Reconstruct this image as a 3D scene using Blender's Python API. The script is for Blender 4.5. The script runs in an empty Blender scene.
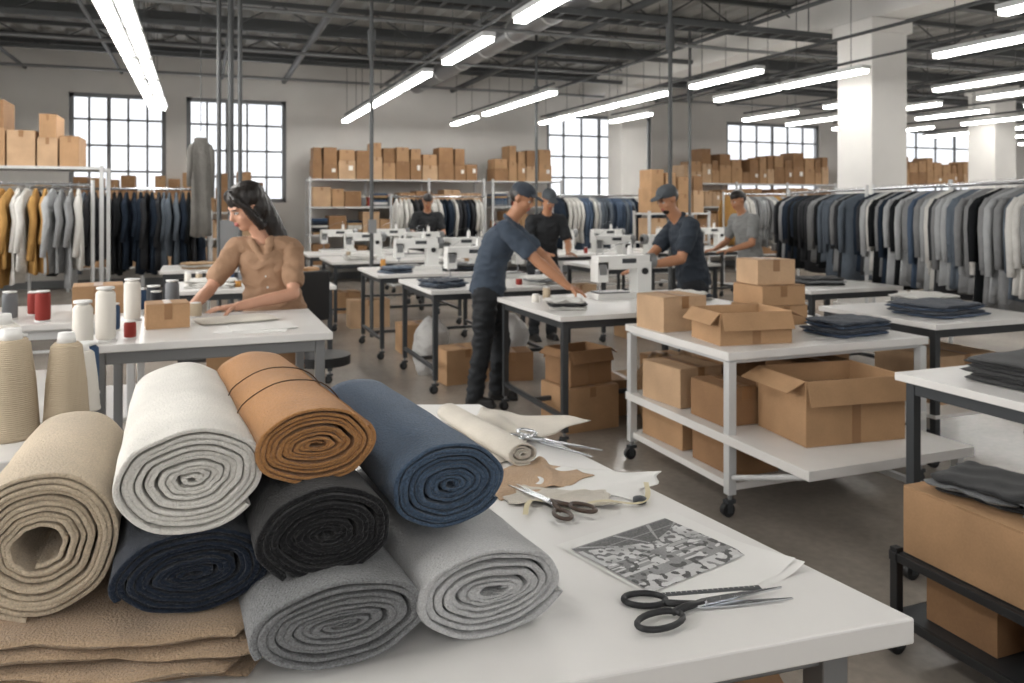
import bpy, math, random
from mathutils import Vector, Matrix, Euler, noise as mnoise
from mathutils.bvhtree import BVHTree
random.seed(7)
TH = math.radians(21.3)
CT, ST = math.cos(TH), math.sin(TH)
CAMH = 1.55
def C(X, Z):
    """survey coords (right of / ahead of the tripod) -> room coords"""
    return (X*CT + Z*ST, -X*ST + Z*CT)
scene = bpy.context.scene
scene.view_settings.view_transform = 'Standard'
try: scene.view_settings.look = 'None'
except Exception: pass
scene.view_settings.exposure = -0.08

# ---------------------------------------------------------------- materials
def lin(c):
    if isinstance(c, str):
        c = c.lstrip('#'); c = [int(c[i:i+2], 16)/255 for i in (0, 2, 4)]
    return tuple(((v/12.92) if v <= .04045 else ((v+.055)/1.055)**2.4) for v in c)
MATS = {}
def mat(name, col='#808080', rough=.6, metal=0, var=.0, vscale=8, bump=0, bscale=60, fine=0, fscale=300,
        emit=0, sheen=0, wave=0, wscale=40, spec=.5, bdist=.01):
    if name in MATS: return MATS[name]
    m = bpy.data.materials.new(name); m.use_nodes = True
    nt = m.node_tree; b = nt.nodes['Principled BSDF']
    rgb = lin(col)
    b.inputs['Base Color'].default_value = (*rgb, 1)
    b.inputs['Roughness'].default_value = rough
    b.inputs['Metallic'].default_value = metal
    b.inputs['Specular IOR Level'].default_value = spec
    if sheen:
        b.inputs['Sheen Weight'].default_value = sheen
        b.inputs['Sheen Roughness'].default_value = .5
    tc = nt.nodes.new('ShaderNodeTexCoord')
    def noise(scale, det=3):
        n = nt.nodes.new('ShaderNodeTexNoise'); n.inputs['Scale'].default_value = scale
        n.inputs['Detail'].default_value = det
        nt.links.new(tc.outputs['Object'], n.inputs['Vector']); return n
    if var or fine:
        cur = None
        for amt, sc in ((var, vscale), (fine, fscale)):
            if not amt: continue
            n = noise(sc, 4)
            mr = nt.nodes.new('ShaderNodeMapRange')
            mr.inputs['From Min'].default_value = .3; mr.inputs['From Max'].default_value = .7
            mr.inputs['To Min'].default_value = 1-amt; mr.inputs['To Max'].default_value = 1+amt
            nt.links.new(n.outputs['Fac'], mr.inputs['Value'])
            vm = nt.nodes.new('ShaderNodeVectorMath'); vm.operation = 'SCALE'
            if cur is None: vm.inputs[0].default_value = rgb
            else: nt.links.new(cur, vm.inputs[0])
            nt.links.new(mr.outputs['Result'], vm.inputs['Scale'])
            cur = vm.outputs['Vector']
        nt.links.new(cur, b.inputs['Base Color'])
    if bump or wave:
        bp = nt.nodes.new('ShaderNodeBump'); bp.inputs['Distance'].default_value = bdist
        if wave:
            w = nt.nodes.new('ShaderNodeTexWave'); w.bands_direction = 'Z'
            w.inputs['Scale'].default_value = wscale; w.inputs['Distortion'].default_value = .5
            nt.links.new(tc.outputs['Object'], w.inputs['Vector'])
            nt.links.new(w.outputs['Fac'], bp.inputs['Height']); bp.inputs['Strength'].default_value = wave
        else:
            n = noise(bscale, 5); nt.links.new(n.outputs['Fac'], bp.inputs['Height'])
            bp.inputs['Strength'].default_value = bump
        nt.links.new(bp.outputs['Normal'], b.inputs['Normal'])
    if emit:
        b.inputs['Emission Color'].default_value = (*rgb, 1)
        b.inputs['Emission Strength'].default_value = emit
    MATS[name] = m; return m
def fabric(name, col, fine=.26, var=.1, bump=.9, bscale=260, sheen=.2):
    return mat(name, col, rough=.95, var=var, vscale=7, fine=fine, fscale=330, bump=bump, bscale=bscale, sheen=sheen, spec=.15, bdist=.005)

M_white = mat('white_laminate', '#dad8d5', rough=.34, var=.04, vscale=4, bump=.03, bscale=40)
M_edge = mat('table_edge', '#c4c4c4', rough=.5)
M_steel = mat('dark_steel', '#44474a', rough=.45, metal=.5)
M_blk = mat('black_plastic', '#18191b', rough=.45)
M_grey = mat('grey_steel', '#838485', rough=.4, metal=.5)
M_chrome = mat('chrome', '#c9ccd0', rough=.22, metal=1)
M_frame = mat('white_steel', '#c6c7c7', rough=.45, metal=.1)
M_card = mat('cardboard', '#a88562', rough=.85, var=.12, vscale=5, fine=.05, fscale=120)
M_card2 = mat('cardboard_dark', '#8e6c4c', rough=.85, var=.12, vscale=5, fine=.05, fscale=120)
M_card3 = mat('cardboard_light', '#b79878', rough=.85, var=.12, vscale=5, fine=.05, fscale=120)
M_tape = mat('packing_tape', '#8f6b49', rough=.3)
M_label = mat('paper_label', '#e9e6df', rough=.7)
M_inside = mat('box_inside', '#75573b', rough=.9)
M_mach = mat('machine_enamel', '#dfdfdc', rough=.3)
M_paper = mat('paper', '#e1e0dd', rough=.6)
M_skin = mat('skin', '#c8987e', rough=.5, var=.04, vscale=20)
M_skin2 = mat('skin_tan', '#ab7a5b', rough=.5, var=.04, vscale=20)
M_hair = mat('hair_black', '#1a1411', rough=.38, bump=.4, bscale=50)
M_lip = mat('lips', '#a0584f', rough=.5)
M_eye = mat('eye_white', '#cfc9c2', rough=.3)
M_iris = mat('eye_iris', '#1c120c', rough=.2)

# ---------------------------------------------------------------- mesh builder
class MB:
    def __init__(s): s.v = []; s.f = []; s.m = []; s.s = []; s.mats = []
    def mi(s, m):
        if m not in s.mats: s.mats.append(m)
        return s.mats.index(m)
    def add(s, vs, fs, m, smooth=False, M=None):
        o = len(s.v)
        if M is not None: vs = [M @ Vector(v) for v in vs]
        s.v += [tuple(v) for v in vs]
        k = s.mi(m)
        for f in fs: s.f.append([o+i for i in f]); s.m.append(k); s.s.append(smooth)
    def box(s, c, d, m, rz=0, M=None):
        x, y, z = d[0]/2, d[1]/2, d[2]/2
        vs = [Vector(p) for p in ((-x,-y,-z),(x,-y,-z),(x,y,-z),(-x,y,-z),(-x,-y,z),(x,-y,z),(x,y,z),(-x,y,z))]
        R = Matrix.Translation(c) @ Matrix.Rotation(rz, 4, 'Z')
        if M is not None: R = M @ R
        s.add([R @ v for v in vs], [(0,3,2,1),(4,5,6,7),(0,1,5,4),(1,2,6,5),(2,3,7,6),(3,0,4,7)], m)
    def prism(s, poly, z0, z1, m, M=None):
        n = len(poly)
        vs = [(p[0], p[1], z0) for p in poly] + [(p[0], p[1], z1) for p in poly]
        fs = [tuple(range(n-1, -1, -1)), tuple(range(n, 2*n))] + [(i, (i+1) % n, n+(i+1) % n, n+i) for i in range(n)]
        s.add(vs, fs, m, M=M)
    def loft(s, rings, m, smooth=True, caps=True, M=None):
        n = len(rings[0]); vs = [p for r in rings for p in r]; fs = []
        for j in range(len(rings)-1):
            for i in range(n):
                a = j*n+i; b = j*n+(i+1) % n; fs.append((a, b, b+n, a+n))
        if caps:
            fs.append(tuple(range(n-1, -1, -1))); o = (len(rings)-1)*n; fs.append(tuple(range(o, o+n)))
        s.add(vs, fs, m, smooth, M)
    def cyl(s, p0, p1, r0, m, r1=None, n=12, smooth=True, M=None):
        p0, p1 = Vector(p0), Vector(p1); r1 = r0 if r1 is None else r1
        d = (p1-p0).normalized(); u = d.orthogonal().normalized(); w = d.cross(u)
        A = [2*math.pi*i/n for i in range(n)]
        rg = [[p+(u*math.cos(a)+w*math.sin(a))*r for a in A] for p, r in ((p0, r0), (p1, r1))]
        vs = rg[0]+rg[1]
        s.add(vs, [(i, (i+1) % n, n+(i+1) % n, n+i) for i in range(n)], m, smooth, M)
        s.add(rg[0], [tuple(range(n-1, -1, -1))], m, False, M); s.add(rg[1], [tuple(range(n))], m, False, M)
    def tube(s, pts, r, m, n=8, closed=False, M=None):
        pts = [Vector(p) for p in pts]; rs = r if isinstance(r, (list, tuple)) else [r]*len(pts)
        rings = []; L = len(pts)
        up = None
        for i, p in enumerate(pts):
            if closed: d = pts[(i+1) % L]-pts[i-1]
            else: d = pts[min(i+1, L-1)]-pts[max(i-1, 0)]
            d.normalize()
            if up is None: up = d.orthogonal().normalized()
            up = (up - d*up.dot(d)).normalized(); w = d.cross(up)
            rings.append([p+(up*math.cos(a)+w*math.sin(a))*rs[i] for a in [2*math.pi*k/n for k in range(n)]])
        if closed: rings.append(rings[0])
        s.loft(rings, m, True, not closed, M)
    def lathe(s, prof, m, c=(0,0,0), n=20, M=None):
        rings = [[(c[0]+r*math.cos(2*math.pi*i/n), c[1]+r*math.sin(2*math.pi*i/n), c[2]+z) for i in range(n)] for r, z in prof]
        s.loft(rings, m, True, True, M)
    def ell(s, c, r, m, R=None, n=16, k=10, M=None):
        c = Vector(c); R = R or Matrix.Identity(3); rings = []
        for j in range(k+1):
            ph = -math.pi/2+math.pi*j/k; ph = max(-1.5, min(1.5, ph))
            rings.append([c+R @ Vector((r[0]*math.cos(ph)*math.cos(a), r[1]*math.cos(ph)*math.sin(a), r[2]*math.sin(ph))) for a in [2*math.pi*i/n for i in range(n)]])
        s.loft(rings, m, True, True, M)
    def build(s, name, loc=(0,0,0), rz=0, bevel=0, seg=2):
        me = bpy.data.meshes.new(name); me.from_pydata(s.v, [], s.f)
        for m in s.mats: me.materials.append(m)
        for p, k, sm in zip(me.polygons, s.m, s.s): p.material_index = k; p.use_smooth = sm
        me.update()
        o = bpy.data.objects.new(name, me); scene.collection.objects.link(o)
        o.location = loc; o.rotation_euler = (0, 0, rz)
        if bevel:
            b = o.modifiers.new('bevel', 'BEVEL'); b.width = bevel; b.segments = seg; b.limit_method = 'ANGLE'; b.angle_limit = math.radians(50)
        return o

# ---------------------------------------------------------------- room shell
H = 4.6; XL, XR, YB, YF = -4.5, 24.0, -3.5, 17.0
M_wall = mat('painted_wall', '#d6d4d0', rough=.8, var=.06, vscale=1.2, bump=.1, bscale=30)
M_floor = mat('polished_concrete', '#928a81', rough=.25, var=.22, vscale=1.1, fine=.08, fscale=25, bump=.03, bscale=20)
M_ceil = mat('ceiling_deck', '#999996', rough=.7)
M_beam = mat('beam_steel', '#4c4e4f', rough=.6)
M_mull = mat('window_frame_paint', '#7d8083', rough=.5)
b = MB(); b.box(((XL+XR)/2, (YB+YF)/2, -.1), (XR-XL+.6, YF-YB+.6, .2), M_floor); b.build('floor')
b = MB()
x = XL-.3; prof = []
while x < XR+.3:
    prof += [(x, H), (x+.16, H), (x+.2, H+.06), (x+.36, H+.06), (x+.4, H)]; x += .4
vs = []; fs = []
for i, (px_, pz) in enumerate(prof): vs += [(px_, YB-.3, pz), (px_, YF+.3, pz)]
for i in range(len(prof)-1): fs.append((2*i, 2*i+1, 2*i+3, 2*i+2))
b.add(vs, fs, M_ceil); b.box(((XL+XR)/2, (YB+YF)/2, H+.12), (XR-XL+.6, YF-YB+.6, .08), M_ceil); b.build('ceiling')

def wall(name, axis, pos, a0, a1, openings, t=.25):
    b = MB()
    def seg(u0, u1, z0, z1):
        if u1-u0 < .01 or z1-z0 < .01: return
        if axis == 'x': b.box(((u0+u1)/2, pos, (z0+z1)/2), (u1-u0, t, z1-z0), M_wall)
        else: b.box((pos, (u0+u1)/2, (z0+z1)/2), (t, u1-u0, z1-z0), M_wall)
    cur = a0
    for (u0, u1, z0, z1) in openings:
        seg(cur, u0, 0, H+.1); seg(u0, u1, 0, z0); seg(u0, u1, z1, H+.1); cur = u1
    seg(cur, a1, 0, H+.1)
    b.build(name)
WN = [0]
def window(axis, pos, u0, u1, z0, z1, nu=5, nz=4):
    WN[0] += 1; b = MB(); t = .09
    def bar(c_u, c_z, du, dz, th=t):
        if axis == 'x': b.box((c_u, pos, c_z), (du, th, dz), M_mull)
        else: b.box((pos, c_u, c_z), (th, du, dz), M_mull)
    for z in (z0+.04, z1-.04): bar((u0+u1)/2, z, u1-u0, .08)
    for u in (u0+.04, u1-.04): bar(u, (z0+z1)/2, .08, z1-z0)
    for i in range(1, nu): bar(u0+(u1-u0)*i/nu, (z0+z1)/2, .04 if i != nu//2 else .07, z1-z0, .05)
    for i in range(1, nz): bar((u0+u1)/2, z0+(z1-z0)*i/nz, u1-u0, .04, .05)
    b.build('window_%d' % WN[0])
far = [(-2.3,-.62,1.7,3.68), (-.25,1.65,1.6,3.68), (7.5,10.3,1.7,3.68), (12.5,15.5,1.7,3.68), (18.3,22.8,1.7,3.68)]
wall('wall_far', 'x', YF+.125, XL, XR, far)
for o in far: window('x', YF+.1, *o, nu=6 if o[1]-o[0] > 2.2 else 5)
left = [(.2,2.6,1.2,3.7), (3.4,5.8,1.2,3.7), (6.6,9.0,1.2,3.7)]  # out-of-view openings, added to bring key light from the left
wall('wall_left', 'y', XL-.125, YB, YF, left)
for o in left: window('y', XL-.1, *o)
wall('wall_right', 'y', XR+.125, YB, YF, [(2,6,1.4,3.7),(9,14,1.4,3.7)])
window('y', XR+.1, 2, 6, 1.4, 3.7); window('y', XR+.1, 9, 14, 1.4, 3.7)
back = [(-2,2,1.2,3.7),(4,8,1.2,3.7)]  # openings behind the camera, out of view, added for fill
wall('wall_back', 'x', YB-.125, XL, XR, back)
for o in back: window('x', YB-.1, *o)
b = MB(); b.box(((XL+XR)/2, YF-.01, .07), (XR-XL-.1, .02, .14), M_mull); b.build('baseboard_far')

# roof structure
for i, y in enumerate([7.2, 9.8, 12.4, 15.0]):
    b = MB(); zt, zb = H-.06, H-.45
    for z in (zt, zb): b.box(((XL+XR)/2, y, z), (XR-XL-.02, .08, .07), M_beam)
    x = XL; k = 0
    while x < XR-.8:
        b.cyl((x, y, zb if k % 2 else zt), (x+.7, y, zt if k % 2 else zb), .012, M_beam, n=6); x += .7; k += 1
    b.build('roof_truss')
for y in (8.5, 11.1, 13.7, 16.2):
    b = MB(); b.box(((XL+XR)/2, y, H-.1), (XR-XL-.02, .1, .18), M_beam); b.box(((XL+XR)/2, y, H-.19), (XR-XL-.02, .16, .02), M_beam); b.build('roof_purlin')
b = MB()
for x in [-3,-1.4, .4, 1.6, 3.6, 5.2, 7.2, 10.4, 12.2, 14.5, 17, 20]:
    b.cyl((x, YB+.02, H-.52), (x, YF-.02, H-.52), .03 if x not in (1.6, 5.2) else .055, M_beam, n=8)
for y in (10.4, 13.2, 16.0): b.cyl((XL+.02, y, H-.62), (XR-.02, y, H-.62), .028, M_grey, n=8)
b.build('ceiling_pipes')
b = MB()
for dy in (-.15, .15): b.box((2.2, 9.0+dy, 3.92), (13.2, .02, .07), M_beam)
for k in range(44): b.box((-4.25+.3*k, 9.0, 3.9), (.03, .3, .02), M_beam)
for k in range(9): b.cyl((-4+1.5*k, 9.0, 3.9), (-4+1.5*k, 9.0, H), .008, M_beam, n=5)
for dy in (-.06, 0, .07): b.cyl((-4.3, 9.0+dy, 3.93), (8.2, 9.0+dy, 3.93), .018, M_blk, n=6)
b.build('cable_tray')
b = MB(); b.cyl((4.4, 4, 4.15), (4.4, YF-.02, 4.15), .17, M_grey, n=20)
for k in range(10): b.cyl((4.4, 4.6+1.3*k, 4.15), (4.4, 4.65+1.3*k, 4.15), .178, M_frame, n=20)
b.build('ventilation_duct')
b = MB(); b.box((8.6, (YF+2)/2, 4.3), (.5, YF-2, .5), M_wall); b.build('roof_beam')
for (cx, cy) in ((8.6, 8.45), (8.6, 15.2), (8.6, 2.2), (15.5, 12)):
    b = MB(); b.box((cx, cy, 2.03), (.62, .62, 4.05), M_wall); b.box((cx, cy, .1), (.7, .7, .2), M_wall); b.box((cx, cy, 3.95), (.72, .72, .18), M_wall)
    b.build('concrete_column', bevel=.012)
b = MB()
for (X, Z, r) in ((-2.93, 8, .022), (-2.83, 8.05, .03), (-2.72, 8, .022)):
    x, y = C(X, Z); b.cyl((x, y, 0), (x, y, H), r, M_beam, n=10)
x, y = C(-2.83, 8.05); b.box((x, y-.05, 1.25), (.2, .06, .3), M_grey)
b.build('service_pole')
for (X, Z) in ((-1.65, 9.4), (1.8, 9.1), (3.0, 13.5), (.42, 13.8)):
    x, y = C(X, Z); b = MB(); b.cyl((x, y, 0), (x, y, H), .024, M_beam, n=10); b.box((x, y-.04, 1.3), (.09, .06, .16), M_grey); b.cyl((x, y, 3.3), (x, y, 3.6), .05, M_beam, n=10)
    b.build('service_pole')

# fluorescent lights
M_tube = mat('fluorescent_tube', '#fffcf7', emit=24)
def light_row(x, ys, L=1.5, z=3.22, dbl=False):
    b = MB()
    for y in ys:
        for dx in ((-.085, .085) if dbl else (0,)):
            b.box((x+dx, y, z+.045), (.14, L, .05), M_frame)
            b.box((x+dx, y, z), (.11 if not dbl else .07, L-.04, .045), M_tube)
        for dy in (-.5, .5): b.cyl((x, y+dy, z+.07), (x, y+dy, H), .005, M_beam, n=5)
    b.cyl((x, ys[0]-L/2, z+.14), (x, ys[-1]+L/2, z+.14), .018, M_beam, n=6)
    b.build('fluorescent_light_row')
light_row(-.68, [-1.5, 2.0, 5.9, 7.7, 9.3, 11.0, 12.7, 14.4], dbl=True)
light_row(2.7, [-1.5, 1.5, 6.0, 8.3, 10.6, 12.2, 13.8, 15.4])
light_row(6.5, [1.6, 4.2, 8.9, 11, 12.6, 14.3])
light_row(7.7, [2, 5.9, 8.4, 10.0, 13.5])
for k, x in enumerate((10.0, 11.4, 13.0, 14.7, 16.6, 18.6, 21.0)):
    light_row(x, [3.5+.4*k+i*2.2 for i in range(5)])
light_row(4.9, [11.6, 13.2, 15.2])
def area(name, loc, rot, sx, sy, p, col=(1,1,1)):
    l = bpy.data.lights.new(name, 'AREA'); l.shape = 'RECTANGLE'; l.size = sx; l.size_y = sy; l.energy = p; l.color = col
    o = bpy.data.objects.new(name, l); scene.collection.objects.link(o); o.location = loc; o.rotation_euler = rot; return o
for o in left: area('window_area_light', (XL-.4, (o[0]+o[1])/2, 2.45), (0, math.radians(-90), 0), 2.5, 2.4, 235, (1,.975,.94))  # added key lights, standing outside the unseen left openings
for o in back: area('window_area_light', ((o[0]+o[1])/2, YB-.4, 2.45), (math.radians(90), 0, 0), 4, 2.5, 42, (1,.98,.95))  # added fill lights behind the camera, at the unseen back openings
for o in far: area('window_area_light', ((o[0]+o[1])/2, YF+.5, 2.7), (math.radians(-90), 0, 0), o[1]-o[0], 2.1, 22, (.97,.98,1))
w = bpy.data.worlds.new('World'); scene.world = w; w.use_nodes = True
w.node_tree.nodes['Background'].inputs[0].default_value = (.94,.96,1,1); w.node_tree.nodes['Background'].inputs[1].default_value = 1.5

# ---------------------------------------------------------------- furniture
def castor(b, x, y, m=None):
    b.cyl((x, y, .075), (x, y, .12), .012, M_grey, n=8)
    b.box((x, y, .075), (.05, .035, .02), M_steel)
    b.box((x-.012, y-.02, .052), (.03, .004, .06), M_steel); b.box((x-.012, y+.02, .052), (.03, .004, .06), M_steel)
    b.cyl((x-.015, y-.015, .035), (x-.015, y+.015, .035), .035, M_blk, n=16)
def table(name, x0, y0, w, d, h, wheels=True, leg=M_steel, lw=.04, shelf=None, top=M_white):
    """near-left corner at (x0,y0) in room coordinates"""
    b = MB(); b.box((w/2, d/2, h-.016), (w, d, .032), top); 
    z0 = .11 if wheels else 0
    i = .05
    for px_ in (i, w-i):
        for py in (i, d-i):
            b.box((px_, py, (z0+h-.032)/2), (lw, lw, h-.032-z0), leg)
            if wheels: castor(b, px_, py)
            else: b.box((px_, py, .01), (lw+.02, lw+.02, .02), M_blk)
    for py in (i, d-i):
        b.box((w/2, py, h-.06), (w-2*i-lw, .03, .05), leg)
    for px_ in (i, w-i):
        b.box((px_, d/2, h-.06), (.03, d-2*i-lw, .05), leg); b.box((px_, d/2, .2), (.03, d-2*i-lw, .03), leg)
    b.box((w/2, d/2 if shelf is None else d-i, .2), (w-2*i-lw, .03, .03), leg)
    if shelf: b.box((w/2, d/2, shelf), (w-.04, d-.04, .02), top)
    return b.build(name, (x0, y0, 0), 0, bevel=.004)

def cbox(name, x, y, z, w, d, h, rz=0, opened=False, m=None, label=False, b=None):
    own = b is None
    if own: b = MB()
    m = m or random.choice([M_card, M_card, M_card2, M_card3])
    M = Matrix.Identity(4) if own else Matrix.Translation((x, y, z)) @ Matrix.Rotation(rz, 4, 'Z')
    if not opened:
        b.box((0,0,h/2-.002), (w, d, h-.004), m, M=M)
        b.box((-w/4-.001,0,h-.001), (w/2-.004, d, .004), m, M=M); b.box((w/4+.001,0,h-.001), (w/2-.004, d, .004), m, M=M)
        tw = min(.05, w*.18)
        b.box((0,0,h+.0015), (tw, d+.003, .002), M_tape, M=M)
        for s_ in (-1, 1): b.box((0, s_*(d/2+.001), h-.035), (tw, .002, .07), M_tape, M=M)
    else:
        t = .006
        for s_ in (-1, 1):
            b.box((s_*(w/2-t/2), 0, h/2), (t, d, h), m, M=M); b.box((0, s_*(d/2-t/2), h/2), (w-2*t, t, h), m, M=M)
            fl = d*.3; a = math.radians(random.uniform(60, 80))
            F = M @ Matrix.Translation((0, s_*d/2, h)) @ Matrix.Rotation(-s_*a, 4, 'X')
            b.box((0, s_*fl/2, 0), (w-.01, fl, .005), m, M=F)
            fl = w*.2; a = math.radians(random.uniform(15, 50))
            F = M @ Matrix.Translation((s_*w/2, 0, h)) @ Matrix.Rotation(s_*a, 4, 'Y')
            b.box((s_*fl/2, 0, 0), (fl, d-.01, .005), m, M=F)
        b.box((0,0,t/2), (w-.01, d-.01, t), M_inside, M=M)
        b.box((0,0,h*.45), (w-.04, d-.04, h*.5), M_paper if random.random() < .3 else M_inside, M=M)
        b.box((0, -d/2-.001, h*.5), (.05, .002, h*.98), M_tape, M=M)
    if label: b.box((w*.22, -d/2-.0015, h*.6), (w*.25, .002, h*.25), M_label, M=M)
    if own: return b.build(name, (x, y, z), rz, bevel=.003, seg=1)

def sewing_machine(x, y, z, rz=0, s=1.0):
    b = MB()
    b.box((0,0,.02), (.5,.19,.04), M_mach); b.box((-.1,0,.045), (.26,.15,.012), M_grey)
    b.box((.16,0,.15), (.12,.13,.24), M_mach); b.box((-.01,0,.27), (.44,.12,.10), M_mach)
    b.box((-.19,0,.2), (.09,.12,.15), M_mach); b.box((-.19,-.063,.22), (.06,.006,.08), M_grey)
    b.cyl((-.19,0,.13), (-.19,0,.05), .005, M_chrome, n=8); b.box((-.19,-.01,.06), (.025,.04,.006), M_chrome)
    b.cyl((.22,0,.27), (.275,0,.27), .06, M_grey, n=20); b.cyl((.275,0,.27), (.29,0,.27), .03, M_blk, n=16)
    b.cyl((.16,-.065,.2), (.16,-.08,.2), .025, M_blk, n=16); b.box((.03,-.062,.28), (.12,.004,.035), M_steel)
    b.cyl((.08,.02,.32), (.08,.02,.42), .004, M_chrome, n=6); b.cyl((.08,.02,.325), (.08,.02,.39), .022, M_paper, r1=.016, n=12)
    b.tube([(.08,.02,.42), (-.05,0,.40), (-.17,0,.33)], .002, M_chrome, n=4)
    o = b.build('sewing_machine', (x, y, z), rz, bevel=.012, seg=3); o.scale = (s, s, s); return o

SP = [mat('thread_white','#e0dbd2',rough=.8,wave=.5,wscale=60,bdist=.002), mat('thread_beige','#b8a890',rough=.8,wave=.5,wscale=60,bdist=.002),
      mat('thread_blue','#2f4a6b',rough=.8,wave=.5,wscale=60,bdist=.002), mat('thread_red','#8e2f27',rough=.8,wave=.5,wscale=60,bdist=.002),
      mat('thread_grey','#77797c',rough=.8,wave=.5,wscale=60,bdist=.002), mat('thread_gold','#b98643',rough=.8,wave=.5,wscale=60,bdist=.002), mat('thread_dark','#24282e',rough=.8,wave=.5,wscale=60,bdist=.002)]
def spool(x, y, z, r, h, m, cone=False, name='thread_spool', b=None):
    own = b is None; b = b or MB(); c = (0,0,0) if own else (x, y, z)
    if cone:
        b.lathe([(r*1.0,0),(r*1.02,h*.03),(r*.98,h*.05),(r*.85,h*.5),(r*.66,h*.86),(r*.5,h*.9)], m, c)
        b.lathe([(r*.42,h*.88),(r*.34,h),(r*.28,h)], M_paper, c, n=14)
    else:
        b.lathe([(r,0),(r,h*.04),(r*.7,h*.05),(r*.7,h*.06)], M_paper, c, n=16)
        b.lathe([(r*.8,h*.05),(r*.93,h*.09),(r*.95,h*.5),(r*.92,h*.88),(r*.75,h*.93)], m, c, n=18)
        b.lathe([(r*.5,h*.93),(r*.55,h*.95),(r*.85,h*.96),(r*.85,h),(r*.3,h)], M_paper, c, n=16)
    if own: return b.build(name, (x, y, z))

def soft_slab(b, c, w, d, h, m, rz=0, seed=0, amp=.004, n=26, e=10, M0=None):
    rnd = random.Random(seed); ph = [rnd.uniform(0, 6.3) for _ in range(8)]
    def mp(s): return math.copysign(1-(1-abs(s))**2.2, s)
    vs = []; N = n+1
    R = Matrix.Translation(c) @ Matrix.Rotation(rz, 4, 'Z')
    if M0 is not None: R = M0 @ R
    for sgn in (1, -1):
        for i in range(N):
            for j in range(N):
                u, v = mp(-1+2*i/n), mp(-1+2*j/n)
                k = (max(0, 1-abs(u)**e)*max(0, 1-abs(v)**e))**.5
                cu = 1-.04*abs(v)**6; cv = 1-.04*abs(u)**6
                wx = amp*1.5*math.sin(v*5+ph[0])+amp*math.sin(v*13+ph[1]); wy = amp*1.5*math.sin(u*6+ph[2])+amp*math.sin(u*15+ph[3])
                z = sgn*h/2*k + amp*(math.sin(u*7+v*4+ph[4])*.6+math.sin(u*3-v*8+ph[5])*.5)*(1 if sgn > 0 else .3)
                vs.append(R @ Vector((u*w/2*cu+wx, v*d/2*cv+wy, z)))
    fs = []
    for q in (0, 1):
        o = q*N*N
        for i in range(n):
            for j in range(n):
                a = o+i*N+j; f = (a, a+N, a+N+1, a+1); fs.append(f if q == 0 else f[::-1])
    edge = [(i, 0) for i in range(N)]+[(n, j) for j in range(1, N)]+[(i, n) for i in range(n-1, -1, -1)]+[(0, j) for j in range(n-1, 0, -1)]
    ids = [i*N+j for i, j in edge]
    for k in range(len(ids)):
        a, bb = ids[k], ids[(k+1) % len(ids)]; fs.append((a, a+N*N, bb+N*N, bb)[::-1])
    b.add(vs, fs, m, True)
def folded_stack(name, x, y, z, w, d, layers, t, mats, rz=0, seed=0, amp=.003, jit=.01):
    b = MB(); rnd = random.Random(seed)
    for i in range(layers):
        soft_slab(b, (rnd.uniform(-jit, jit), rnd.uniform(-jit, jit), (i+.5)*t), w*(1-rnd.uniform(0,.06)), d*(1-rnd.uniform(0,.06)), t*1.04, mats[i % len(mats)], rnd.uniform(-.03,.03), seed*31+i, amp)
    return b.build(name, (x, y, z), rz)
def cloth(name, x, y, z, w, d, m, rz=0, seed=0, amp=.006, n=40):
    rnd = random.Random(seed); ph = [rnd.uniform(0, 6.3) for _ in range(10)]; b = MB(); vs = []
    for i in range(n+1):
        for j in range(n+1):
            u, v = -1+2*i/n, -1+2*j/n
            ex = 1+.12*math.sin(v*2.5+ph[0])+.06*math.sin(v*7+ph[1]); ey = 1+.12*math.sin(u*2.2+ph[2])+.06*math.sin(u*8+ph[3])
            zz = amp*(1+.6*math.sin(u*5+v*3+ph[4])+.4*math.sin(v*9-u*4+ph[5]))*.6
            zz += amp*1.6*max(0, math.sin(u*4.3-v*2.2+ph[6]))**6
            vs.append((u*w/2*ex, v*d/2*ey, zz))
    N = n+1
    b.add(vs, [(i*N+j, (i+1)*N+j, (i+1)*N+j+1, i*N+j+1) for i in range(n) for j in range(n)], m, True)
    o = b.build(name, (x, y, z), rz)
    s_ = o.modifiers.new('solid', 'SOLIDIFY'); s_.thickness = .0015; s_.offset = 1
    return o

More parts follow.
